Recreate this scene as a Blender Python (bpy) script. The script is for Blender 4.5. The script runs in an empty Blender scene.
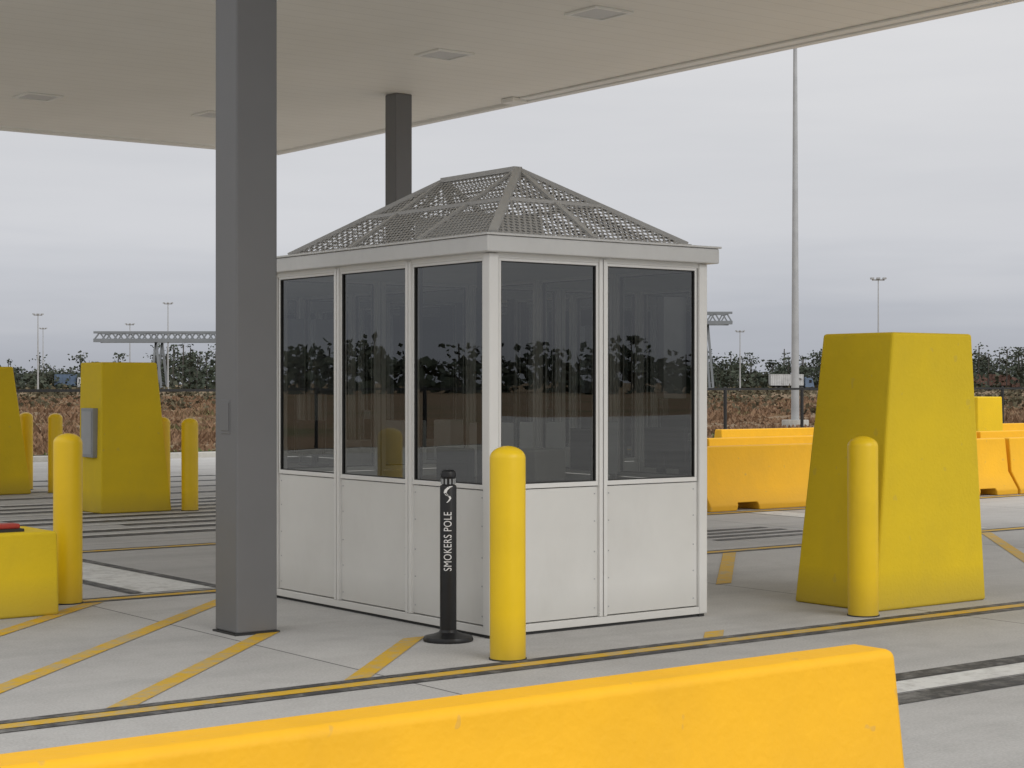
import bpy, bmesh, math, random
from mathutils import Vector, Matrix
random.seed(7)
TH=math.radians(37.0)
P0=(-0.138,11.17)
SM=Matrix.Translation((P0[0],P0[1],0))@Matrix.Rotation(TH,4,'Z')
scene=bpy.context.scene
COL=scene.collection

# ---------------------------------------------------------------- materials
def newmat(name):
    m=bpy.data.materials.new(name); m.use_nodes=True
    nt=m.node_tree; nt.nodes.clear()
    return m,nt
def N(nt,t,**kw):
    n=nt.nodes.new(t)
    for k,v in kw.items():
        if k in n.inputs: n.inputs[k].default_value=v
        else: setattr(n,k,v)
    return n
def L(nt,a,b): nt.links.new(a,b)
def mth(nt,op,a,b=None,c=None):
    n=nt.nodes.new('ShaderNodeMath'); n.operation=op
    for i,x in enumerate((a,b,c)):
        if x is None: continue
        if isinstance(x,(int,float)): n.inputs[i].default_value=x
        else: nt.links.new(x,n.inputs[i])
    return n.outputs[0]
def mixc(nt,f,a,b,blend='MIX'):
    n=nt.nodes.new('ShaderNodeMix'); n.data_type='RGBA'; n.blend_type=blend
    for i,x in ((0,f),(6,a),(7,b)):
        if isinstance(x,(int,float)): n.inputs[i].default_value=x
        elif isinstance(x,tuple): n.inputs[i].default_value=(*x[:3],1)
        else: nt.links.new(x,n.inputs[i])
    return n.outputs[2]
def noise(nt,vec,scale,detail=3,rough=.6):
    n=nt.nodes.new('ShaderNodeTexNoise'); n.inputs['Scale'].default_value=scale
    n.inputs['Detail'].default_value=detail; n.inputs['Roughness'].default_value=rough
    nt.links.new(vec,n.inputs['Vector']); return n.outputs[0]
def ramp(nt,f,stops):
    n=nt.nodes.new('ShaderNodeValToRGB'); e=n.color_ramp.elements
    while len(e)<len(stops): e.new(0.5)
    for i,(p,c) in enumerate(stops):
        e[i].position=p; e[i].color=(*c[:3],1) if isinstance(c,tuple) else (c,c,c,1)
    nt.links.new(f,n.inputs[0]); return n.outputs[0]
def coords(nt,kind='Object'):
    return nt.nodes.new('ShaderNodeTexCoord').outputs[kind]
def finish(nt,col,rough=.6,bump=None,bs=.2,bd=.01,metal=0,spec=.5):
    p=nt.nodes.new('ShaderNodeBsdfPrincipled'); o=nt.nodes.new('ShaderNodeOutputMaterial')
    if isinstance(col,tuple): p.inputs['Base Color'].default_value=(*col[:3],1)
    else: nt.links.new(col,p.inputs['Base Color'])
    if isinstance(rough,(int,float)): p.inputs['Roughness'].default_value=rough
    else: nt.links.new(rough,p.inputs['Roughness'])
    p.inputs['Metallic'].default_value=metal
    p.inputs['Specular IOR Level'].default_value=spec
    if bump is not None:
        b=nt.nodes.new('ShaderNodeBump'); b.inputs['Strength'].default_value=bs; b.inputs['Distance'].default_value=bd
        nt.links.new(bump,b.inputs['Height']); nt.links.new(b.outputs[0],p.inputs['Normal'])
    nt.links.new(p.outputs[0],o.inputs[0]); return p

def paint(name,col,rough=.5,var=.12,scale=2.5,bs=.15,bscale=60,dirt=0.0,dirtcol=(.12,.10,.07),spec=.4,lowdirt=0.0,bd=.004,scuff=0.0):
    m,nt=newmat(name); v=coords(nt)
    n1=noise(nt,v,scale,4,.65)
    dark=tuple(c*(1-var*1.6) for c in col); light=tuple(min(1,c*(1+var*.6)) for c in col)
    c=ramp(nt,n1,[(.3,dark),(.7,light)])
    if dirt>0:
        mp=nt.nodes.new('ShaderNodeMapping'); mp.inputs['Scale'].default_value=(1,1,.45); L(nt,v,mp.inputs[0])
        n3=noise(nt,mp.outputs[0],scale*3,4,.7)
        f=mth(nt,'MULTIPLY',ramp(nt,n3,[(.50,0.0),(.8,1.0)]),dirt)
        c=mixc(nt,f,c,dirtcol)
    if lowdirt>0:
        sp=nt.nodes.new('ShaderNodeSeparateXYZ'); L(nt,v,sp.inputs[0])
        g=mth(nt,'SUBTRACT',1.0,mth(nt,'MULTIPLY',sp.outputs[2],3.6)); g=mth(nt,'MAXIMUM',g,0.0)
        g=mth(nt,'MULTIPLY',mth(nt,'MULTIPLY',g,n1),lowdirt*1.6); g=mth(nt,'MINIMUM',g,.85)
        c=mixc(nt,g,c,dirtcol)
    if scuff>0:
        n4=noise(nt,v,11,2,.5)
        f=mth(nt,'MULTIPLY',ramp(nt,n4,[(.70,0.0),(.72,1.0)]),scuff)
        c=mixc(nt,f,c,(.35,.28,.16))
    r=mth(nt,'ADD',mth(nt,'MULTIPLY',n1,.25),rough-.12)
    if bs>=.1:
        n2=noise(nt,v,bscale,2,.6); finish(nt,c,r,n2,bs,bd,spec=spec)
    else: finish(nt,c,r,spec=spec)
    return m

M={}
M['bollard']=paint('bollard_yellow',(.88,.59,.012),.36,.04,2,.05,30,dirt=.05,lowdirt=.4)
M['block']=paint('block_yellow_paint',(.79,.565,.013),.74,.06,1.0,.5,40,dirt=.07,lowdirt=.45,scuff=.14,bd=.006)
M['barrier']=paint('barrier_yellow_paint',(.92,.485,.010),.60,.06,1.2,.5,26,dirt=.08,dirtcol=(.25,.15,.04),lowdirt=.3,scuff=.25,bd=.006)
M['wall']=paint('booth_wall_enamel',(.75,.745,.725),.42,.03,1.2,.03,20,dirt=.06,dirtcol=(.35,.33,.28),lowdirt=.35)
M['wall2']=paint('booth_lower_panel',(.70,.695,.67),.48,.04,1.2,.03,20,dirt=.10,dirtcol=(.35,.33,.28),lowdirt=.40)
M['trim']=paint('booth_trim',(.60,.60,.59),.42,.04,2,.03,20,dirt=.08)
M['column']=paint('column_grey_paint',(.165,.166,.170),.5,.05,1.0,.05,50,dirt=.04,dirtcol=(.25,.24,.22))
M['rib']=paint('roof_rib_grey',(.44,.435,.42),.5,.06,3,.05,30)
M['black']=paint('black_plastic',(.012,.012,.013),.38,.1,4,.05,60)
M['dark']=paint('dark_rubber',(.035,.035,.035),.7,.1,4,.05,60)
M['white']=paint('white_paint',(.8,.8,.8),.5,.04,4,.05,60)
M['galv']=paint('galvanised_steel',(.42,.43,.44),.5,.1,2,.05,30)
M['red']=paint('red_plastic',(.42,.05,.035),.5,.1,4,.05,30)
M['greybox']=paint('grey_cabinet',(.32,.33,.34),.5,.06,4,.05,30)
M['floor']=paint('booth_floor',(.12,.115,.11),.6,.1,4,.05,30)
M['inwall']=paint('interior_panel',(.60,.59,.56),.6,.05,4,.05,30)
M['wood']=paint('counter_laminate',(.26,.21,.15),.45,.1,4,.05,30)
M['concbase']=paint('concrete_footing',(.55,.54,.5),.8,.1,4,.3,30)
M['fence']=paint('fence_black_vinyl',(.02,.02,.02),.5,.1,4,.05,30)
M['crane']=paint('crane_paint',(.22,.24,.26),.6,.1,.2,.05,3)
M['screen']=paint('monitor_screen',(.02,.02,.025),.15,.02,4,.0,30)
M['fab']=paint('chair_fabric',(.03,.035,.05),.9,.1,10,.05,90)

def mk_concrete():
    m,nt=newmat('concrete_paving'); v=coords(nt)
    n1=noise(nt,v,.35,6,.66); n2=noise(nt,v,3.2,5,.7); n3=noise(nt,v,70,2,.6)
    c=ramp(nt,n1,[(.28,(.40,.392,.38)),(.72,(.54,.53,.515))])
    c=mixc(nt,.40,c,ramp(nt,n2,[(.25,(.32,.312,.30)),(.75,(.62,.61,.59))]))
    c=mixc(nt,mth(nt,'MULTIPLY',ramp(nt,mth(nt,'MULTIPLY',n1,mth(nt,'ADD',n2,.5)),[(.47,0.0),(.62,1.0)]),.42),c,(.25,.24,.23))
    sp=nt.nodes.new('ShaderNodeSeparateXYZ'); L(nt,v,sp.inputs[0])
    mp=nt.nodes.new('ShaderNodeMapping'); mp.inputs['Scale'].default_value=(.05,1.1,1); L(nt,v,mp.inputs[0])
    nt_=noise(nt,mp.outputs[0],1.4,4,.6)
    c=mixc(nt,mth(nt,'MULTIPLY',ramp(nt,nt_,[(.48,0.0),(.70,1.0)]),.36),c,(.23,.225,.22))
    c=mixc(nt,.18,c,ramp(nt,n3,[(.3,.20),(.7,.78)]))
    wn=nt.nodes.new('ShaderNodeTexWhiteNoise'); wn.noise_dimensions='2D'
    fx=mth(nt,'FLOOR',mth(nt,'DIVIDE',mth(nt,'ADD',sp.outputs[0],1.3),4.57)); fy=mth(nt,'FLOOR',mth(nt,'DIVIDE',mth(nt,'ADD',sp.outputs[1],.95),4.3))
    cb=nt.nodes.new('ShaderNodeCombineXYZ'); L(nt,fx,cb.inputs[0]); L(nt,fy,cb.inputs[1]); L(nt,cb.outputs[0],wn.inputs['Vector'])
    t=mth(nt,'ADD',mth(nt,'MULTIPLY',wn.outputs['Value'],.14),.93)
    hsv=nt.nodes.new('ShaderNodeHueSaturation'); L(nt,c,hsv.inputs['Color']); L(nt,t,hsv.inputs['Value']); c=hsv.outputs[0]
    def joint(o,off,per,w):
        a=mth(nt,'FRACT',mth(nt,'DIVIDE',mth(nt,'ADD',o,off),per))
        a=mth(nt,'MINIMUM',a,mth(nt,'SUBTRACT',1.0,a))
        return mth(nt,'LESS_THAN',mth(nt,'MULTIPLY',a,per),w)
    j=mth(nt,'MAXIMUM',joint(sp.outputs[0],1.3,4.57,.008),joint(sp.outputs[1],.95,4.3,.008))
    c=mixc(nt,mth(nt,'MULTIPLY',j,.75),c,(.08,.08,.08))
    finish(nt,c,.85,n3,.2,.003,spec=.25); return m
M['concrete']=mk_concrete()
def worn(name,col,under,amt=.5,scale=9,rough=.7):
    m,nt=newmat(name); v=coords(nt)
    a=noise(nt,v,scale,5,.75); b=noise(nt,v,1.3,2,.6)
    f=ramp(nt,mth(nt,'ADD',mth(nt,'MULTIPLY',a,.7),mth(nt,'MULTIPLY',b,.3)),[(.46,0.0),(.62,1.0)])
    c=mixc(nt,mth(nt,'MULTIPLY',f,amt),col,under)
    finish(nt,c,rough,spec=.3); return m
M['yline']=worn('worn_yellow_marking',(.64,.39,.03),(.40,.36,.26),.85)
M['wline']=worn('worn_white_marking',(.68,.68,.66),(.40,.39,.37),.7)
M['asph']=worn('black_sealant',(.06,.06,.062),(.24,.235,.225),.8)

def mk_ground():
    m,nt=newmat('dry_field'); v=coords(nt)
    a=noise(nt,v,.05,5,.65); b=noise(nt,v,.8,4,.7)
    c=ramp(nt,a,[(.34,(.12,.12,.055)),(.44,(.22,.16,.10)),(.54,(.25,.165,.105)),(.64,(.12,.13,.055))])
    c=mixc(nt,.3,c,ramp(nt,b,[(.3,(.10,.075,.05)),(.7,(.32,.25,.17))]))
    finish(nt,c,.95,spec=.1); return m
M['ground']=mk_ground()
def veg(name,cols,scale=.5):
    m,nt=newmat(name); v=coords(nt)
    a=noise(nt,v,scale,3,.7)
    st=[(.3+.4*i/(len(cols)-1),c) for i,c in enumerate(cols)]
    c=ramp(nt,a,st); finish(nt,c,.9,None,spec=.1); return m
M['leaf']=veg('tree_foliage',[(.040,.050,.040),(.065,.078,.058),(.10,.10,.075)],.13)  # leaf greens greyed: aerial haze of the far trees put into the colour
M['trunk']=veg('tree_trunks',[(.08,.075,.07),(.12,.11,.10)],1)
M['dry']=veg('dry_grass_blades',[(.12,.125,.055),(.27,.17,.105),(.19,.115,.07),(.38,.30,.20)],.12)
M['green']=veg('green_grass_blades',[(.09,.12,.04),(.14,.17,.06),(.20,.19,.09)],1.2)
M['shrub']=veg('shrub_foliage',[(.07,.072,.042),(.11,.095,.06),(.15,.115,.075)],.3)

def mk_soffit():
    m,nt=newmat('soffit_panels'); v=coords(nt)
    sp=nt.nodes.new('ShaderNodeSeparateXYZ'); L(nt,v,sp.inputs[0])
    a=mth(nt,'FRACT',mth(nt,'DIVIDE',sp.outputs[1],.305)); a=mth(nt,'MINIMUM',a,mth(nt,'SUBTRACT',1.0,a))
    s=mth(nt,'LESS_THAN',a,.03)
    n1=noise(nt,v,.5,3,.6)
    c=ramp(nt,n1,[(.3,(.79,.765,.70)),(.7,(.85,.825,.76))])
    c=mixc(nt,mth(nt,'MULTIPLY',s,.20),c,(.4,.38,.34))
    finish(nt,c,.5,spec=.3); return m
M['soffit']=mk_soffit()
M['fascia']=paint('fascia_white',(.82,.81,.77),.45,.03,.8,.03,20)

def mk_perf(name,p,r,col,diamond=False):
    m,nt=newmat(name); uv=coords(nt,'UV')
    sp=nt.nodes.new('ShaderNodeSeparateXYZ'); L(nt,uv,sp.inputs[0])
    U=mth(nt,'DIVIDE',sp.outputs[0],p); V=mth(nt,'DIVIDE',sp.outputs[1],p)
    if diamond:
        a=mth(nt,'FRACT',mth(nt,'ADD',U,V)); b=mth(nt,'FRACT',mth(nt,'SUBTRACT',U,V))
        solid=mth(nt,'MAXIMUM',mth(nt,'LESS_THAN',a,r),mth(nt,'LESS_THAN',b,r))
    else:
        row=mth(nt,'FLOOR',mth(nt,'DIVIDE',V,.866)); fv=mth(nt,'SUBTRACT',mth(nt,'FRACT',mth(nt,'DIVIDE',V,.866)),.5)
        off=mth(nt,'MULTIPLY',mth(nt,'MODULO',row,2.0),.5)
        fu=mth(nt,'SUBTRACT',mth(nt,'FRACT',mth(nt,'ADD',U,off)),.5)
        d=mth(nt,'SQRT',mth(nt,'ADD',mth(nt,'POWER',mth(nt,'ABSOLUTE',fu),2.0),mth(nt,'POWER',mth(nt,'MULTIPLY',mth(nt,'ABSOLUTE',fv),.866),2.0)))
        solid=mth(nt,'GREATER_THAN',d,r)
    pr=nt.nodes.new('ShaderNodeBsdfPrincipled'); pr.inputs['Base Color'].default_value=(*col,1); pr.inputs['Roughness'].default_value=.5
    tr=nt.nodes.new('ShaderNodeBsdfTransparent'); mx=nt.nodes.new('ShaderNodeMixShader'); o=nt.nodes.new('ShaderNodeOutputMaterial')
    L(nt,solid,mx.inputs[0]); L(nt,tr.outputs[0],mx.inputs[1]); L(nt,pr.outputs[0],mx.inputs[2]); L(nt,mx.outputs[0],o.inputs[0])
    return m
M['perf']=mk_perf('perforated_metal',.046,.31,(.36,.355,.345))
M['chain']=mk_perf('chain_link_mesh',.075,.035,(.03,.03,.03),True)
def mk_glass():
    m,nt=newmat('tinted_glass')
    tr=N(nt,'ShaderNodeBsdfTransparent'); tr.inputs[0].default_value=(.60,.605,.575,1)
    gl=N(nt,'ShaderNodeBsdfGlossy'); gl.inputs['Roughness'].default_value=.0; gl.inputs[0].default_value=(.85,.87,.88,1)
    fr=N(nt,'ShaderNodeFresnel'); fr.inputs[0].default_value=2.05
    mx=N(nt,'ShaderNodeMixShader'); o=N(nt,'ShaderNodeOutputMaterial')
    v=coords(nt); n=noise(nt,v,1.1,1,.5); b=N(nt,'ShaderNodeBump'); b.inputs['Strength'].default_value=.05; b.inputs['Distance'].default_value=.02
    L(nt,n,b.inputs['Height']); L(nt,b.outputs[0],gl.inputs['Normal'])
    L(nt,fr.outputs[0],mx.inputs[0]); L(nt,tr.outputs[0],mx.inputs[1]); L(nt,gl.outputs[0],mx.inputs[2]); L(nt,mx.outputs[0],o.inputs[0])
    return m
M['glass']=mk_glass()

# ---------------------------------------------------------------- mesh helpers
class MB:
    def __init__(s): s.v=[]; s.f=[]
    def box(s,x0,x1,y0,y1,z0,z1):
        b=len(s.v)
        s.v+=[(x0,y0,z0),(x1,y0,z0),(x1,y1,z0),(x0,y1,z0),(x0,y0,z1),(x1,y0,z1),(x1,y1,z1),(x0,y1,z1)]
        s.f+=[tuple(b+i for i in q) for q in ((0,3,2,1),(4,5,6,7),(0,1,5,4),(1,2,6,5),(2,3,7,6),(3,0,4,7))]
        return s
    def hexa(s,pts):
        b=len(s.v); s.v+=list(pts)
        s.f+=[tuple(b+i for i in q) for q in ((0,3,2,1),(4,5,6,7),(0,1,5,4),(1,2,6,5),(2,3,7,6),(3,0,4,7))]
        return s
    def beam(s,p,q,w,h):
        p=Vector(p);q=Vector(q); d=(q-p).normalized(); up=Vector((0,0,1))
        if abs(d.z)>.98: up=Vector((0,1,0))
        a=d.cross(up).normalized()*w/2; c=a.cross(d).normalized()*h/2
        return s.hexa([tuple(x) for x in (p-a-c,p+a-c,p+a+c,p-a+c,q-a-c,q+a-c,q+a+c,q-a+c)])
    def rev(s,prof,cx=0,cy=0,n=32):
        b=len(s.v); m=len(prof)
        for r,z in prof:
            for i in range(n):
                t=2*math.pi*i/n; s.v.append((cx+r*math.cos(t),cy+r*math.sin(t),z))
        for j in range(m-1):
            for i in range(n):
                k=(i+1)%n; s.f.append((b+j*n+i,b+j*n+k,b+(j+1)*n+k,b+(j+1)*n+i))
        s.f.append(tuple(b+i for i in reversed(range(n)))); s.f.append(tuple(b+(m-1)*n+i for i in range(n)))
        return s
    def quad(s,a,b_,c,d):
        b=len(s.v); s.v+=[a,b_,c,d]; s.f.append((b,b+1,b+2,b+3)); return s
    def obj(s,name,mat,parent=None,bevel=0,smooth=False,seg=2,site=False):
        me=bpy.data.meshes.new(name); me.from_pydata(s.v,[],s.f); me.update()
        me.materials.append(mat)
        if smooth:
            for p in me.polygons: p.use_smooth=True
        o=bpy.data.objects.new(name,me); COL.objects.link(o)
        if parent: o.parent=parent
        if site: o.matrix_world=SM
        if bevel:
            bm=bmesh.new(); bm.from_mesh(me); bmesh.ops.recalc_face_normals(bm,faces=bm.faces); bm.to_mesh(me); bm.free()
            md=o.modifiers.new('b','BEVEL'); md.width=bevel; md.segments=seg; md.limit_method='ANGLE'; md.angle_limit=math.radians(35)
        if smooth:
            md=o.modifiers.new('e','EDGE_SPLIT'); md.split_angle=math.radians(40)
        return o
def empty(name,u,v,z=0,rot=0,world=False):
    e=bpy.data.objects.new(name,None); COL.objects.link(e); e.empty_display_size=.3
    if world: e.matrix_world=Matrix.Translation((u,v,z))@Matrix.Rotation(rot,4,'Z')
    else: e.matrix_world=SM@Matrix.Translation((u,v,z))@Matrix.Rotation(rot,4,'Z')
    return e

# ---------------------------------------------------------------- ground
g=MB(); g.quad((-4000,-4000,-.006),(4000,-4000,-.006),(4000,4000,-.006),(-4000,4000,-.006)); g.obj('ground',M['ground'])
g=MB(); g.quad((-60,-60,0),(90,-60,0),(90,26,0),(-60,26,0)); g.obj('concrete_pavement',M['concrete'],site=True)
g=MB(); g.box(-60,90,26,26.16,-.1,.12); g.obj('kerb',M['concbase'],site=True,bevel=.02)
Z1=.004
def rect(mb,u0,u1,v0,v1,z): mb.quad((u0,v0,z),(u1,v0,z),(u1,v1,z),(u0,v1,z))
def stripe(mb,c,v0,v1,w,z):
    k=w*.7071; mb.quad((v0+c-k,v0,z),(v0+c+k,v0,z),(v1+c+k,v1,z),(v1+c-k,v1,z))
y=MB(); k=MB(); w=MB()
for vv in (-.95,3.36,7.0,-12.5):
    kw=.075 if vv==-.95 else .05
    for dv in (-1,1):
        a,b=sorted((vv+dv*.07,vv+dv*(.07+kw))); rect(k,-30,40,a,b,Z1)
    rect(y,-30,40,vv-.055,vv+.055,Z1)
for c,a,b in ((-.68,-.8,.33),(-2.05,-.8,1.07),(-3.2,-.8,3.22),(-4.45,-.8,3.22),(-5.7,-.8,3.22),(1.96,-.8,-.60),(1.96,1.35,3.22),(5.76,-.8,3.22),(7.03,-.8,3.22),(8.3,-.8,3.22)):
    stripe(y,c,a,b,.12,Z1)
rect(w,-.66,-.08,3.56,6.85,Z1); rect(k,-.78,-.68,3.56,6.85,Z1); rect(k,-.06,.04,3.56,6.85,Z1)
rect(w,9.0,9.5,3.6,6.85,Z1)
rect(k,-.6,30,-2.60,-2.44,Z1); rect(w,-.6,30,-2.86,-2.62,Z1); rect(k,-.6,30,-3.08,-2.88,Z1)
for i in range(9):
    v0=8.4+i*.62
    rect(k,.2+.9*((i*7)%3),7.2-.5*(i%2),v0,v0+.2,Z1)
    rect(w,.2+.1*i,7.2,v0+.24,v0+.36,Z1)
for i in range(5): rect(k,2.0+i*1.25,2.07+i*1.25,14.0,14.62,Z1)
for i in range(4): rect(k,0,8,14.7+i*1.4,14.95+i*1.4,Z1)
for i in range(4): rect(k,6.0,7.6,4.2+i*.3,4.34+i*.3,Z1)
rect(k,9.7,10.5,-1.9,-1.5,Z1)
rect(k,3.4,4.6,-2.1,-1.75,Z1)
y.obj('yellow_road_marking',M['yline'],site=True); k.obj('black_joint_marking',M['asph'],site=True); w.obj('white_road_marking',M['wline'],site=True)

# ---------------------------------------------------------------- canopy
can=empty('entrance_canopy',0,0)
U0,U1,V0,V1,H=-3.0,10.1,-5.8,20.5,5.97
MB().box(U0+.12,U1-.12,V0+.12,V1-.12,H,H+.1).obj('soffit',M['soffit'],can)
f=MB(); t=.12
f.box(U0,U1,V0,V0+t,H-.05,H+.85).box(U0,U1,V1-t,V1,H-.05,H+.85).box(U0,U0+t,V0+t,V1-t,H-.05,H+.85).box(U1-t,U1,V0+t,V1-t,H-.05,H+.85)
f.obj('fascia',M['fascia'],can,bevel=.01)
MB().box(U0+.13,U1-.13,V0+.13,V1-.13,H+.5,H+.55).obj('roof_deck',M['galv'],can)
MB().box(U1-.42,U1-.14,12.6,12.9,H-.07,H-.003).obj('drain_box',M['fascia'],can,bevel=.01)
MB().box(U1-.30,U1-.125,V0+.2,12.58,H-.03,H-.002).obj('edge_trim',M['fascia'],can,bevel=.006)
fr=MB(); ln=MB()
for (a,b) in ((6.8,7.1),(6.85,10.35),(3.9,16.9),(.2,16.9),(.2,10.3),(.2,3.8),(6.8,.6),(6.8,-3),(.2,-2.5),(6.9,16.9)):
    s=.29
    fr.box(a-s,a+s,b-s,b-s+.05,H-.025,H-.002).box(a-s,a+s,b+s-.05,b+s,H-.025,H-.002).box(a-s,a-s+.05,b-s+.05,b+s-.05,H-.025,H-.002).box(a+s-.05,a+s,b-s+.05,b+s-.05,H-.025,H-.002)
    ln.box(a-s+.05,a+s-.05,b-s+.05,b+s-.05,H-.012,H-.003)
fr.obj('light_frames',M['fascia'],can); ln.obj('light_lenses',M['trim'],can)
def column(u,v):
    e=empty('canopy_column',u,v); h=.147
    MB().box(-h,h,-h,h,0.012,H-.003).obj('shaft',M['column'],e,bevel=.012,seg=3)
    MB().box(-h-.004,-h+.05,-.06,.06,1.28,1.50).box(-h-.009,-h-.003,-.05,.05,1.30,1.48).obj('access_plate',M['column'],e,bevel=.003)
    MB().box(-h-.012,h+.012,-h-.012,h+.012,0,.012).obj('base_seal',M['dark'],e)
for a in (-1.06,8.2):
    for b in (1.22,13.5): column(a,b)

# ---------------------------------------------------------------- booth
BU,BV=1.84,2.745
booth=empty('guard_booth',0,0)
ZB,ZT=.962,2.378
def wall(length,n,ox,oy,rot,tag):
    R=Matrix.Translation((ox,oy,0))@Matrix.Rotation(rot,4,'Z')
    def put(mb,name,mat,bevel=0):
        o=mb.obj(name,mat,booth,bevel=bevel); o.matrix_local=R; return o
    p=length/n
    pan=MB(); mul=MB(); gas=MB(); gl=MB(); scr=MB()
    for i in range(n):
        a=i*p; b=(i+1)*p
        l=a+(.085 if i==0 else .045); r=b-(.085 if i==n-1 else .045)
        pan.box(l-.02,r+.02,.012,.05,.075,ZB-.036)
        for (x0,x1,z0,z1) in ((l-.012,r+.012,ZB-.030,ZB),(l-.012,r+.012,ZT,ZT+.018),(l-.012,l+.006,ZB,ZT),(r-.006,r+.012,ZB,ZT)):
            mul.box(x0,x1,.004,.05,z0,z1)
        for (x0,x1,z0,z1) in ((l+.006,r-.006,ZB,ZB+.006),(l+.006,r-.006,ZT-.006,ZT),(l+.006,l+.012,ZB+.006,ZT-.006),(r-.012,r-.006,ZB+.006,ZT-.006)):
            gas.box(x0,x1,.008,.03,z0,z1)
        gl.quad((l+.008,.02,ZB+.004),(r-.008,.02,ZB+.004),(r-.008,.02,ZT-.004),(l+.008,.02,ZT-.004))
        for z in (.13,.32,.50,.70,.88):
            for x in (l+.015,r-.015): scr.box(x-.004,x+.004,.009,.0125,z-.004,z+.004)
    for i in range(1,n):
        x=i*p
        mul.box(x-.033,x-.004,-.010,.06,.07,2.42).box(x+.004,x+.033,-.010,.06,.07,2.42)
        gas.box(x-.004,x+.004,.0,.05,.07,2.42)
    mul.box(.045,length-.045,0.0,.05,ZT+.018,2.43)
    put(pan,'lower_panels_'+tag,M['wall2'],.003); put(mul,'window_frames_'+tag,M['wall'],.003)
    put(gas,'gaskets_'+tag,M['dark']); put(gl,'glass_'+tag,M['glass']); put(scr,'screws_'+tag,M['galv'])
    b=MB().box(.04,length-.04,-.006,.06,.02,.068); put(b,'base_channel_'+tag,M['wall'],.003)
    b=MB().box(.0,length,.01,.06,.0,.018); put(b,'base_seal_'+tag,M['dark'])
wall(BU,2,0,0,0,'front')
wall(BV,3,0,BV,-math.pi/2,'left')
wall(BU,2,BU,BV,math.pi,'back')
wall(BV,3,BU,0,math.pi/2,'right')
c=MB()
for (x,y_) in ((0,0),(BU,0),(BU,BV),(0,BV)):
    sx=1 if x==0 else -1; sy=1 if y_==0 else -1
    x0,x1=sorted((x-sx*.012,x+sx*.063)); y0,y1=sorted((y_-sy*.012,y_+sy*.063))
    c.box(x0,x1,y0,y1,.02,2.425)
c.obj('corner_posts',M['wall'],booth,bevel=.008)
MB().box(.06,BU-.06,.06,BV-.06,.0,.05).obj('floor',M['floor'],booth)
d=.07
MB().box(-d,BU+d,-d,BV+d,2.428,2.53).obj('roof_fascia',M['trim'],booth,bevel=.008)
MB().box(-d-.012,BU+d+.012,-d-.012,BV+d+.012,2.532,2.545).obj('drip_edge',M['trim'],booth,bevel=.003)
zi=2.565; i_=.085; zr=3.105
A=(i_,i_,zi);B=(BU-i_,i_,zi);C=(BU-i_,BV-i_,zi);D=(i_,BV-i_,zi)
R1=(BU/2,.92,zr);R2=(BU/2,BV-.92,zr)
def slope(pts,name):
    me=bpy.data.meshes.new(name); me.from_pydata(pts,[],[tuple(range(len(pts)))]); me.materials.append(M['perf'])
    ex=(Vector(pts[1])-Vector(pts[0])).normalized(); nn=ex.cross(Vector(pts[2])-Vector(pts[0])).normalized(); ey=nn.cross(ex)
    uvl=me.uv_layers.new(name='UVMap')
    for li,lp in enumerate(me.loops):
        q=Vector(pts[lp.vertex_index])-Vector(pts[0]); uvl.data[li].uv=(q.dot(ex)+5,q.dot(ey)+5)
    o=bpy.data.objects.new(name,me); COL.objects.link(o); o.parent=booth
slope([A,B,R1],'roof_mesh_front'); slope([B,C,R2,R1],'roof_mesh_right'); slope([C,D,R2],'roof_mesh_back'); slope([D,A,R1,R2],'roof_mesh_left')
rb=MB()
def lerp(a,b,t): return tuple(a[i]+(b[i]-a[i])*t for i in range(3))
for a,b in ((A,R1),(B,R1),(C,R2),(D,R2)): rb.beam(a,b,.055,.03)
rb.beam(R1,R2,.07,.035)
for (a,b,r1,r2) in ((A,B,R1,R1),(B,C,R1,R2),(C,D,R2,R2),(D,A,R2,R1)):
    rb.beam(lerp(a,r1,.5),lerp(b,r2,.5),.035,.022)
    if r1==r2: rb.beam(lerp(a,b,.5),r1,.04,.024)
    else:
        rb.beam(lerp(a,b,.335),r1,.04,.024); rb.beam(lerp(a,b,.665),r2,.04,.024)
rb.obj('roof_ribs',M['rib'],booth)
MB().box(i_-.02,BU-i_+.02,i_-.02,i_+.02,2.546,zi).box(i_-.02,BU-i_+.02,BV-i_-.02,BV-i_+.02,2.546,zi).box(i_-.02,i_+.02,i_+.02,BV-i_-.02,2.546,zi).box(BU-i_-.02,BU-i_+.02,i_+.02,BV-i_-.02,2.546,zi).obj('roof_curb',M['rib'],booth)
MB().box(.6,1.25,1.05,1.75,2.547,2.80).obj('air_conditioner',M['trim'],booth,bevel=.02)
# interior
MB().box(1.25,BU-.07,.10,BV-.10,.84,.88).obj('counter_top',M['wood'],booth,bevel=.005)
MB().box(1.32,1.72,.2,.75,.06,.84).box(1.32,1.72,1.9,2.45,.06,.84).obj('counter_cabinet',M['inwall'],booth,bevel=.005)
MB().box(1.45,1.48,.55,1.0,.98,1.28).box(1.49,1.52,.74,.82,.89,1.1).box(1.40,1.58,.66,.9,.88,.892).obj('monitor',M['screen'],booth,bevel=.004)
MB().box(1.4,1.7,1.35,1.7,.88,1.12).obj('printer',M['inwall'],booth,bevel=.02)
MB().box(1.45,1.7,2.0,2.25,.88,1.3).obj('paper_boxes',M['white'],booth,bevel=.01)
MB().box(.065,.11,.075,.23,.05,2.40).box(.075,.12,.93,.97,.05,2.40).obj('door_jamb',M['black'],booth)
MB().box(1.55,1.76,.10,.16,1.5,2.2).box(1.0,1.12,.075,.12,1.0,1.35).obj('wall_equipment',M['greybox'],booth,bevel=.005)
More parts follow.
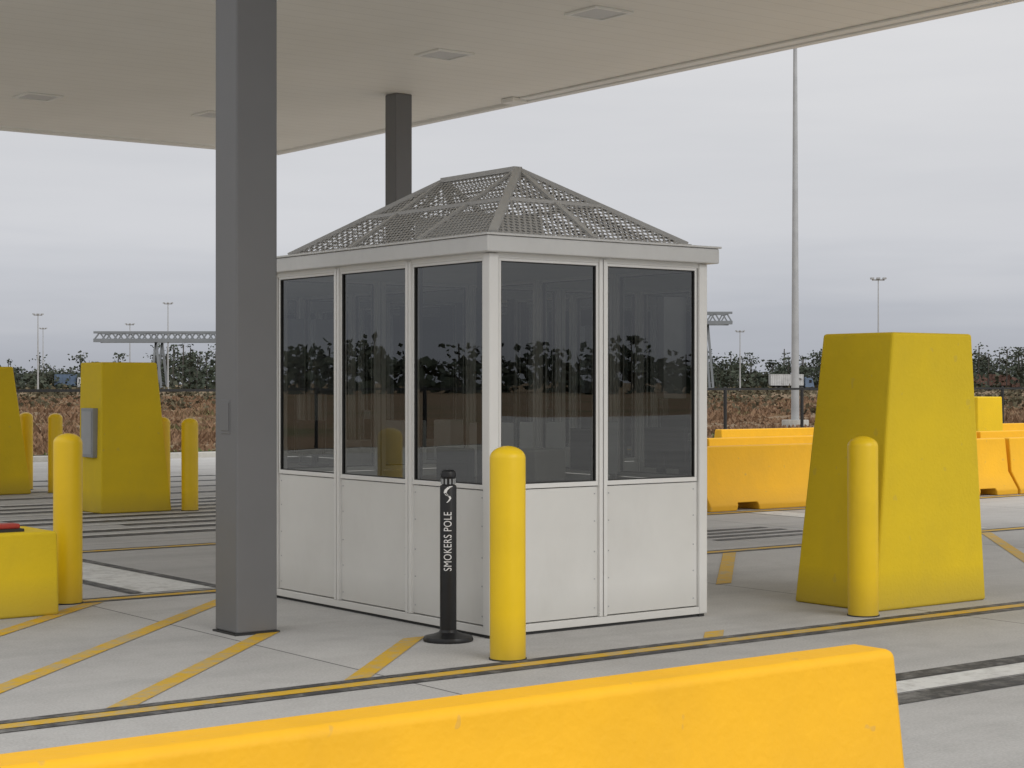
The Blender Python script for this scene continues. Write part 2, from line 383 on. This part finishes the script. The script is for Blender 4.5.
ch=MB(); ch.rev([(.03,.12),(.03,.5)],.85,1.3,12); ch.box(.62,1.08,1.08,1.52,.5,.58).box(.62,.68,1.1,1.5,.68,1.15)
for q in range(5):
    a=q*1.2566; ch.beam((.85,1.3,.12),(.85+.27*math.cos(a),1.3+.27*math.sin(a),.09),.04,.03)
ch.obj('office_chair',M['fab'],booth,bevel=.01)
MB().box(.07,BU-.07,.07,BV-.07,2.40,2.426).obj('ceiling',M['inwall'],booth)

# ---------------------------------------------------------------- bollards
def bollard(u,v,h=1.24,r=.105,lean=0):
    e=empty('bollard',u,v)
    prof=[(r*1.0,0),(r,h-.07)]
    for j in range(1,8):
        a=j/7*math.pi/2; prof.append((max(.004,r*math.cos(a)) ,h-.07+.07*math.sin(a)))
    MB().rev(prof,n=40).obj('sleeve',M['bollard'],e,smooth=True)
    MB().rev([(r+.006,0),(r+.006,.008)],n=40).obj('base_joint',M['dark'],e)
    e.rotation_euler.x+=lean
for a in ((-.40,-.72),(2.73,-.64),(-1.38,3.33),(3.68,11.42),(3.78,15.95),(3.75,17.0),(3.75,12.35)): bollard(*a,h=1.24 if a[1]<5 else 1.17,lean=random.uniform(-.006,.006))

# ---------------------------------------------------------------- tapered crash blocks
def block(u,v,lu,lv,h,a,e_,b,c,panel=False):
    e=empty('concrete_crash_block',u,v)
    mb=MB(); mb.hexa([(0,0,0),(lu,0,0),(lu,lv,0),(0,lv,0),(a,b,h),(lu-e_,b,h),(lu-e_,lv-c,h),(a,lv-c,h)])
    mb.obj('body',M['block'],e,bevel=.022,seg=3)
    if panel:
        MB().box(-.05,.03,.15,.5,.69,1.30).obj('control_box',M['greybox'],e,bevel=.008)
        MB().box(-.056,-.051,.18,.47,.73,1.26).obj('control_box_door',M['galv'],e)
    return e
block(2.92,-.58,1.22,.78,1.97,.25,.10,.05,.05)
block(2.52,11.5,.95,.70,1.87,.03,.18,.05,.0,panel=True)
block(2.3,15.9,1.1,.8,1.85,.03,.26,.05,.0)
block(19.2,11.4,.75,.7,1.37,.03,.03,.03,.03)
block(2.93,-12.5,1.18,.78,1.97,.23,.10,.05,.05)
e=empty('low_concrete_block',-3.1,2.74)
MB().hexa([(0,0,0),(1.41,0,0),(1.41,.6,0),(0,.6,0),(.01,.01,.58),(1.40,.01,.58),(1.40,.59,.58),(.01,.59,.58)]).obj('body',M['block'],e,bevel=.02,seg=3)
e=empty('red_warning_lamp',-2.06,2.93,.58)
MB().box(-.16,.16,-.08,.08,0,.02).obj('mount',M['dark'],e); MB().box(-.14,.14,-.065,.065,.02,.055).obj('lens',M['red'],e,bevel=.012)

# ---------------------------------------------------------------- jersey barriers
def barrier(u,v,length,slots=True,h=.81):
    e=empty('jersey_barrier',u,v)
    P=[(-.30,0),(-.30,.075),(-.135,.33),(-.085,h),(.085,h),(.135,.33),(.30,.075),(.30,0)]
    me_v=[];fa=[]
    n=len(P)
    for x in (0,length):
        for (yy,z) in P:
            ins=.02*(z/h) if x==0 else -.02*(z/h)
            me_v.append((x+ins,yy,z))
    for i in range(n):
        j=(i+1)%n; fa.append((i,j,n+j,n+i))
    fa.append(tuple(reversed(range(n)))); fa.append(tuple(range(n,2*n)))
    mb=MB(); mb.v=me_v; mb.f=fa
    o=mb.obj('body',M['barrier'],e,bevel=.0)
    bm=bmesh.new(); bm.from_mesh(o.data); bmesh.ops.recalc_face_normals(bm,faces=bm.faces); bm.to_mesh(o.data); bm.free()
    if slots:
        cut=MB()
        for fx in (.22,.78):
            x=length*fx; cut.hexa([(x-.22,-.5,-.1),(x+.22,-.5,-.1),(x+.22,.5,-.1),(x-.22,.5,-.1),(x-.17,-.5,.1),(x+.17,-.5,.1),(x+.17,.5,.1),(x-.17,.5,.1)])
        co=cut.obj('cut',M['barrier'],e)
        bpy.context.view_layer.update()
        md=o.modifiers.new('bo','BOOLEAN'); md.object=co; md.operation='DIFFERENCE'; md.solver='EXACT'
        dg=bpy.context.evaluated_depsgraph_get(); nm=bpy.data.meshes.new_from_object(o.evaluated_get(dg))
        o.modifiers.clear(); o.data=nm
        bpy.data.objects.remove(co,do_unlink=True)
    md=o.modifiers.new('b','BEVEL'); md.width=.028; md.segments=4; md.limit_method='ANGLE'; md.angle_limit=math.radians(30)
    for p in o.data.polygons: p.use_smooth=True
    md.harden_normals=True
    return e
barrier(-2.48-4.2,-5.37,4.2,slots=False)
for i in range(4): barrier(8.69+i*3.08,7.5,3.03)
for i in range(5): barrier(11.2+i*3.08,10.0,3.03)
for i in range(5): barrier(14.8+i*3.08,13.5,3.03)

# ---------------------------------------------------------------- smokers pole
e=empty('smokers_pole',-.25,.10)
MB().rev([(.155,0),(.157,.012),(.15,.028),(.10,.04),(.06,.055),(.052,.07)],n=48).obj('base',M['black'],e,smooth=True)
MB().rev([(.052,.07),(.052,.96),(.049,.968),(.040,.972),(.040,1.015),(.05,1.02),(.05,1.035),(.045,1.055),(.028,1.065)],n=48).obj('tube',M['black'],e,smooth=True)
hd=MB()
for j in range(10):
    t=j*math.pi/5; hd.rev([(.006,0.977),(.006,1.01)],.041*math.cos(t),.041*math.sin(t),8)
hd.obj('vent_holes',M['greybox'],e)
def wrap_text(body,size,z0,name,target):
    cu=bpy.data.curves.new(name,'FONT'); cu.body=body; cu.size=size; cu.space_character=1.08
    to=bpy.data.objects.new('tmp',cu); COL.objects.link(to); bpy.context.view_layer.update()
    dg=bpy.context.evaluated_depsgraph_get(); me=bpy.data.meshes.new_from_object(to.evaluated_get(dg))
    bpy.data.objects.remove(to,do_unlink=True)
    bm=bmesh.new(); bm.from_mesh(me)
    ys=[v.co.y for v in bm.verts]; mn=min(ys); mx=max(ys)
    for i in range(1,14):
        yy=mn+(mx-mn)*i/14
        bmesh.ops.bisect_plane(bm,geom=bm.verts[:]+bm.edges[:]+bm.faces[:],plane_co=(0,yy,0),plane_no=(0,1,0),dist=1e-6)
    bm.to_mesh(me); bm.free()
    vs=[v.co.copy() for v in me.vertices]; cy=(mn+mx)/2; x0=min(v.x for v in vs); sx=target/(max(v.x for v in vs)-x0)
    R=.0530
    base=-math.pi/2-TH+math.radians(-2)
    for v,c0 in zip(me.vertices,vs):
        a=base-(c0.y-cy)*1.25/R
        v.co=(R*math.cos(a),R*math.sin(a),z0+(c0.x-x0)*sx)
    me.materials.append(M['white'])
    o=bpy.data.objects.new(name,me); COL.objects.link(o); o.parent=e
wrap_text('SMOKERS POLE',.058,.44,'lettering',.365)
lg=MB(); R=.0530; base=-math.pi/2-TH
def lp(a,z): return (R*math.cos(base+a/R),R*math.sin(base+a/R),z)
pts=[(.022,.965),(.006,.958),(-.012,.942),(-.018,.925),(-.006,.910),(.010,.902),(.016,.889),(.006,.875),(-.006,.864)]
for i in range(len(pts)-1):
    a,b=pts[i],pts[i+1]; wd=.012*(1-.09*i)
    lg.quad(lp(a[0]-wd,a[1]),lp(b[0]-wd,b[1]),lp(b[0]+wd,b[1]),lp(a[0]+wd,a[1]))
lg.obj('emblem',M['white'],e)

# ---------------------------------------------------------------- fence
e=empty('chain_link_fence',0,0)
po=MB()
for i in range(40):
    u=-30+i*3.05; po.rev([(.048,-.05),(.048,1.50),(.01,1.53)],u,27.0,10)
po.obj('posts',M['fence'],e)
r=MB(); r.beam((-30,27,1.46),(89,27,1.46),.06,.06); r.beam((-30,27,.08),(89,27,.08),.03,.03); r.obj('rails',M['fence'],e)
me=bpy.data.meshes.new('mesh'); me.from_pydata([(-30,26.96,.04),(89,26.96,.04),(89,26.96,1.43),(-30,26.96,1.43)],[],[(0,1,2,3)])
uvl=me.uv_layers.new(name='UVMap')
for li,uvv in enumerate(((0,0),(119,0),(119,1.39),(0,1.39))): uvl.data[li].uv=uvv
me.materials.append(M['chain']); o=bpy.data.objects.new('mesh_fabric',me); COL.objects.link(o); o.parent=e

# ---------------------------------------------------------------- vegetation
def site_uv(x,y_):
    dx,dy=x-P0[0],y_-P0[1]; return dx*math.cos(TH)+dy*math.sin(TH), -dx*math.sin(TH)+dy*math.cos(TH)
vs=[];fs=[];gvs=[];gfs=[]
for i in range(20000):
    dpt=36*math.exp(random.random()*math.log(220/36)); ang=math.radians(random.uniform(-18,18)); x=dpt*math.tan(ang)
    u,v=site_uv(x,dpt)
    if v<26.3: continue
    if v<28.2 or (x>6 and v<31 and random.random()<.7): tv,tf,hh=gvs,gfs,random.uniform(.05,.16)
    else:
        cl=math.sin(x*.35+dpt*.11)*math.sin(dpt*.23-x*.13)+.5*math.sin(x*.9-dpt*.31)
        if cl<-.35 and random.random()<.75: continue
        tv,tf,hh=vs,fs,random.uniform(.06,.18)+max(0,cl)*.22
    for b in range(4):
        a=random.uniform(0,math.pi); wd=(.03+.0008*dpt)*random.uniform(.7,1.6); ox,oy=random.uniform(-.3,.3),random.uniform(-.3,.3)
        lx,ly=random.uniform(-.8,.8),random.uniform(-.8,.8); h2=hh*random.uniform(.6,1.1); n=len(tv)
        tv+=[(x+ox-wd*math.cos(a),dpt+oy-wd*math.sin(a),-.01),(x+ox+wd*math.cos(a),dpt+oy+wd*math.sin(a),-.01),(x+ox+lx*h2,dpt+oy+ly*h2,h2)]
        tf.append((n,n+1,n+2))
mb=MB(); mb.v=vs; mb.f=fs; mb.obj('dry_grass',M['dry'])
mb=MB(); mb.v=gvs; mb.f=gfs; mb.obj('green_grass',M['green'])
lv=[];lf=[];tr=MB()
def leaf(V,F,x,y_,z,s):
    d1=Vector((random.gauss(0,1),random.gauss(0,1),random.gauss(0,.6))).normalized(); d2=d1.cross(Vector((random.gauss(0,1),random.gauss(0,1),random.gauss(0,1)))).normalized()
    d1*=s; d2*=s*random.uniform(.5,.9); c=Vector((x,y_,z)); n=len(V)
    V+= [tuple(c-d1),tuple(c-d2*.9),tuple(c+d1*.9),tuple(c+d2)]; F.append((n,n+1,n+2,n+3))
def tree(x,y_,h,s,nf,pine):
    tr.beam((x,y_,-.1),(x+random.uniform(-.3,.3),y_,h*.93),.25*h/12,.25*h/12)
    nc=6
    for c in range(nc):
        if pine:
            zc=h*random.uniform(.5,1); rr=h*.17*(1.25-zc/h)+.4
        else:
            zc=h*random.uniform(.25,.95); rr=h*.26*math.sqrt(max(.1,1.15-zc/h))
        a=random.uniform(0,6.28); q=random.uniform(.1,1)*rr
        cx,cy=x+q*math.cos(a),y_+q*math.sin(a)
        for k_ in range(nf):
            leaf(lv,lf,cx+random.gauss(0,s*1.4),cy+random.gauss(0,s*1.3),min(h,zc+random.gauss(0,s*.7)),s*random.uniform(.35,.8))
def profile(px):
    if px<-11.6: return 5.4+.8*math.sin(px*5)
    if px<-9: return 10+1.5*math.sin(px*4)
    if px<6: return 8
    return 7.6+1.5*math.sin(px*2.1)+1.0*math.sin(px*5.3)
for i in range(560):
    px=random.uniform(-16.5,17.5); az=math.radians(px); dd=random.uniform(440,500)
    h=profile(px)*random.uniform(.6,1.15)+(random.random()**5)*4
    tree(dd*math.sin(az),dd*math.cos(az),h,.62,15,random.random()<.5)
for i in range(22000):
    px=random.uniform(-16.5,17.5); az=math.radians(px); dd=random.uniform(432,490)
    leaf(lv,lf,dd*math.sin(az),dd*math.cos(az),random.uniform(0,1)**1.3*(profile(px)*.66+.9*math.sin(px*9)),random.uniform(.35,.85))
for i in range(560):
    az=math.radians(random.uniform(18,342)); dd=random.uniform(255,300)
    tree(dd*math.sin(az),dd*math.cos(az),random.uniform(5,9),1.1,9,random.random()<.3)
for i in range(16000):
    az=math.radians(random.uniform(18,342)); dd=random.uniform(250,290)
    leaf(lv,lf,dd*math.sin(az),dd*math.cos(az),random.uniform(0,5.4),random.uniform(.8,1.6))
mb=MB(); mb.v=lv; mb.f=lf; tl=empty('distant_tree_line',0,0,world=True); mb.obj('foliage',M['leaf'],tl); tr.obj('trunks',M['trunk'],tl)
sv=[];sf=[]
for i in range(210):
    dpt=random.uniform(90,400); ang=math.radians(random.uniform(-17,17)); x=dpt*math.tan(ang); h=random.uniform(.5,1.5)*(1 if dpt>150 else .75)
    for k_ in range(45):
        leaf(sv,sf,x+random.gauss(0,h*1.6),dpt+random.gauss(0,h*.8),abs(random.gauss(h*.35,h*.26)),.10+.0008*dpt)
mb=MB(); mb.v=sv; mb.f=sf; mb.obj('shrubs',M['shrub'])

# ---------------------------------------------------------------- poles, trucks, cranes
def light_pole(x,y_,h,r,kind):
    e=empty('light_pole',x,y_,0,world=True)
    MB().rev([(r*1.35,0),(r*.62,h)],n=14).obj('mast',M['galv'],e,smooth=True)
    MB().rev([(.5,0),(.5,.27)],n=20).obj('footing',M['concbase'],e)
    hd=MB()
    if kind=='near': hd.box(-.12,.12,-.35,.1,h-.02,h+.08)
    else:
        w_=.9
        hd.box(-w_,w_,-.08,.08,h-.1,h+.1)
        for s in (-1,0,1): hd.box(s*w_-.22,s*w_+.22,-.4,.4,h+.1,h+.35)
    hd.obj('luminaire',M['galv'],e)
light_pole(10.5,66,14.3,.115,'near')
for px,top,dd in ((168,305,400),(38,316,380),(43,330,520),(878,281,260),(740,333,420),(130,326,430)):
    h=1.6+(385-top)*dd/1780; x=(px-512)/1780*dd
    light_pole(round(x,1),dd,round(h,1),.15 if dd>300 else .11,'far')
ccols={'blue':(.14,.20,.30),'rust':(.20,.11,.085),'white':(.55,.56,.57),'grey':(.34,.36,.37)}
for k_,c_ in ccols.items(): M['c_'+k_]=paint('trailer_'+k_,c_,.6,.15,.5,.05,5,dirt=.2)
def truck(x,y_,rot,col,cabcol='white',Ln=12.2,cab=True):
    e=empty('semi_trailer_truck',x,y_,0,rot,world=True)
    n=30; b=MB(); vv=[(-Ln/2+Ln*i/n,.04*(1 if i%2 else -1)) for i in range(n+1)]
    z0,z1=1.25,3.95
    for sgn in (-1,1):
        for i in range(n):
            a,c_=vv[i],vv[i+1]; yy=sgn*1.17
            b.quad((a[0],yy+a[1],z0+.1),(c_[0],yy+c_[1],z0+.1),(c_[0],yy+c_[1],z1-.1),(a[0],yy+a[1],z1-.1))
    b.box(-Ln/2,Ln/2,-1.23,1.23,z1-.1,z1).box(-Ln/2,Ln/2,-1.23,1.23,z0,z0+.1)
    for sx in (-Ln/2,Ln/2-.12): b.box(sx,sx+.12,-1.22,1.22,z0+.1,z1-.1)
    b.obj('cargo_box',M['c_'+col],e)
    ch=MB(); ch.box(-Ln/2+.2,Ln/2+2.2,-.45,.45,.95,1.24)
    wx=[-Ln/2+1.2,-Ln/2+2.5,Ln/2-.9]+([Ln/2+2.1] if cab else [])
    for x_ in wx:
        for s in (-1.05,1.05):
            b0=len(ch.v); m=14
            for q in (0,1):
                for i in range(m):
                    t=2*math.pi*i/m; ch.v.append((x_+.5*math.cos(t),s+(q-.5)*.3,.5+.5*math.sin(t)))
            for i in range(m): j=(i+1)%m; ch.f.append((b0+i,b0+j,b0+m+j,b0+m+i))
            ch.f.append(tuple(b0+i for i in range(m))); ch.f.append(tuple(b0+m+i for i in range(m)))
    ch.obj('chassis_wheels',M['dark'],e)
    if cab:
        c0=Ln/2+.4
        MB().hexa([(c0,-1.2,.8),(c0+2.3,-1.2,.8),(c0+2.3,1.2,.8),(c0,1.2,.8),(c0,-1.15,3.3),(c0+1.8,-1.1,2.9),(c0+1.8,1.1,2.9),(c0,1.15,3.3)]).obj('cab',M['c_'+cabcol],e,bevel=.08)
        MB().box(c0+1.0,c0+1.6,-1.205,1.205,1.9,2.6).obj('cab_windows',M['black'],e)
for (px,dd,rot,col,cc_,Ln) in ((786,428,.1,'white','blue',8.0),(990,428,.1,'rust','rust',9.2),(66,428,0,'blue','white',5.0)):
    truck(round((px-512)/1780*dd,1),dd,rot,col,cc_,Ln)
def gantry(x0,x1,y_,z0,z1,legs,trolley):
    e=empty('gantry_crane',0,0,world=True); b=MB()
    for yy in (y_,y_+7):
        b.beam((x0,yy,z0),(x1,yy,z0),.85,.8); b.beam((x0,yy,z1),(x1,yy,z1),.5,.5)
        n=int((x1-x0)/2.6)
        for i in range(n):
            a=x0+(x1-x0)*i/n; c_=x0+(x1-x0)*(i+1)/n
            b.beam((a,yy,z0),((a+c_)/2,yy,z1),.3,.3); b.beam(((a+c_)/2,yy,z1),(c_,yy,z0),.3,.3)
    b.box(x0,x0+.5,y_+.3,y_+6.7,z0-.1,z0+.3); b.box(x1-.5,x1,y_+.3,y_+6.7,z0-.1,z0+.3)
    b.obj('girder',M['crane'],e); l=MB()
    for lx in legs:
        for yy in (y_,y_+7):
            l.beam((lx-1.2,yy,.8),(lx,yy,z0-.25),.5,.5); l.beam((lx+1.2,yy,.8),(lx,yy,z0-.25),.5,.5)
            l.box(lx-2,lx+2,yy-.4,yy+.4,.2,.8)
    l.obj('legs',M['crane'],e)
    t=trolley
    MB().box(t,t+4,y_+1,y_+6,z1+.26,z1+1.4).box(t+1,t+3,y_+2,y_+4,z0-2.5,z0-.4).obj('trolley',M['crane'],e,bevel=.1)
gantry(-94,-40,400,11.4,13.2,(-80,-52),-62)
gantry(18,49.5,400,15.4,17.6,(21,44),30)

# ---------------------------------------------------------------- world, sun, camera
SUN_EL=math.radians(36)
sd=Vector((.602*.95+.799*.10,-.799*.95+.602*.10,0)).normalized()
sdir=Vector((sd.x*math.cos(SUN_EL),sd.y*math.cos(SUN_EL),math.sin(SUN_EL)))
wd=bpy.data.worlds.new('World'); scene.world=wd; wd.use_nodes=True; nt=wd.node_tree; nt.nodes.clear()
sky=nt.nodes.new('ShaderNodeTexSky'); sky.sky_type='NISHITA'; sky.sun_disc=False; sky.sun_elevation=SUN_EL; sky.sun_rotation=math.atan2(sd.x,sd.y); sky.dust_density=3
hs=nt.nodes.new('ShaderNodeHueSaturation'); hs.inputs['Saturation'].default_value=.35; L(nt,sky.outputs[0],hs.inputs['Color'])
v=coords(nt,'Generated'); sp=nt.nodes.new('ShaderNodeSeparateXYZ'); L(nt,v,sp.inputs[0])
mp=nt.nodes.new('ShaderNodeMapping'); mp.inputs['Scale'].default_value=(1,1,8); mp.inputs['Rotation'].default_value=(.0,.06,0); L(nt,v,mp.inputs[0])
n1=noise(nt,mp.outputs[0],2.4,4,.6); n2=noise(nt,mp.outputs[0],.9,2,.5)
z=mth(nt,'ADD',sp.outputs[2],mth(nt,'MULTIPLY',mth(nt,'SUBTRACT',n1,.5),.14))
cc=ramp(nt,z,[(0,(.44,.46,.51)),(.03,(.48,.50,.55)),(.085,(.62,.63,.665)),(.2,(.76,.76,.775)),(.5,(.96,.96,.955)),(1,(1.18,1.18,1.18))])
br=mth(nt,'ADD',mth(nt,'MULTIPLY',n2,.28),.86)
cb=nt.nodes.new('ShaderNodeVectorMath'); cb.operation='SCALE'; L(nt,cc,cb.inputs[0]); L(nt,mth(nt,'MULTIPLY',br,10.0),cb.inputs['Scale'])
mx=mixc(nt,.9,hs.outputs[0],cb.outputs[0])
bg=nt.nodes.new('ShaderNodeBackground'); bg.inputs['Strength'].default_value=.1; L(nt,mx,bg.inputs[0])
ow=nt.nodes.new('ShaderNodeOutputWorld'); L(nt,bg.outputs[0],ow.inputs[0])
sl=bpy.data.lights.new('sun','SUN'); sl.energy=1.15; sl.angle=math.radians(38); sl.color=(1,.975,.94)
so=bpy.data.objects.new('sun',sl); COL.objects.link(so); so.rotation_euler=sdir.to_track_quat('Z','Y').to_euler()
cam=bpy.data.cameras.new('camera'); co=bpy.data.objects.new('camera',cam); COL.objects.link(co)
co.location=(0,0,1.6); co.rotation_euler=(math.radians(90),0,0); cam.sensor_width=36; cam.lens=36*1780/1024; cam.clip_end=8000; cam.clip_start=.1
scene.camera=co
scene.view_settings.view_transform='Standard'; scene.view_settings.look='None'; scene.view_settings.exposure=0
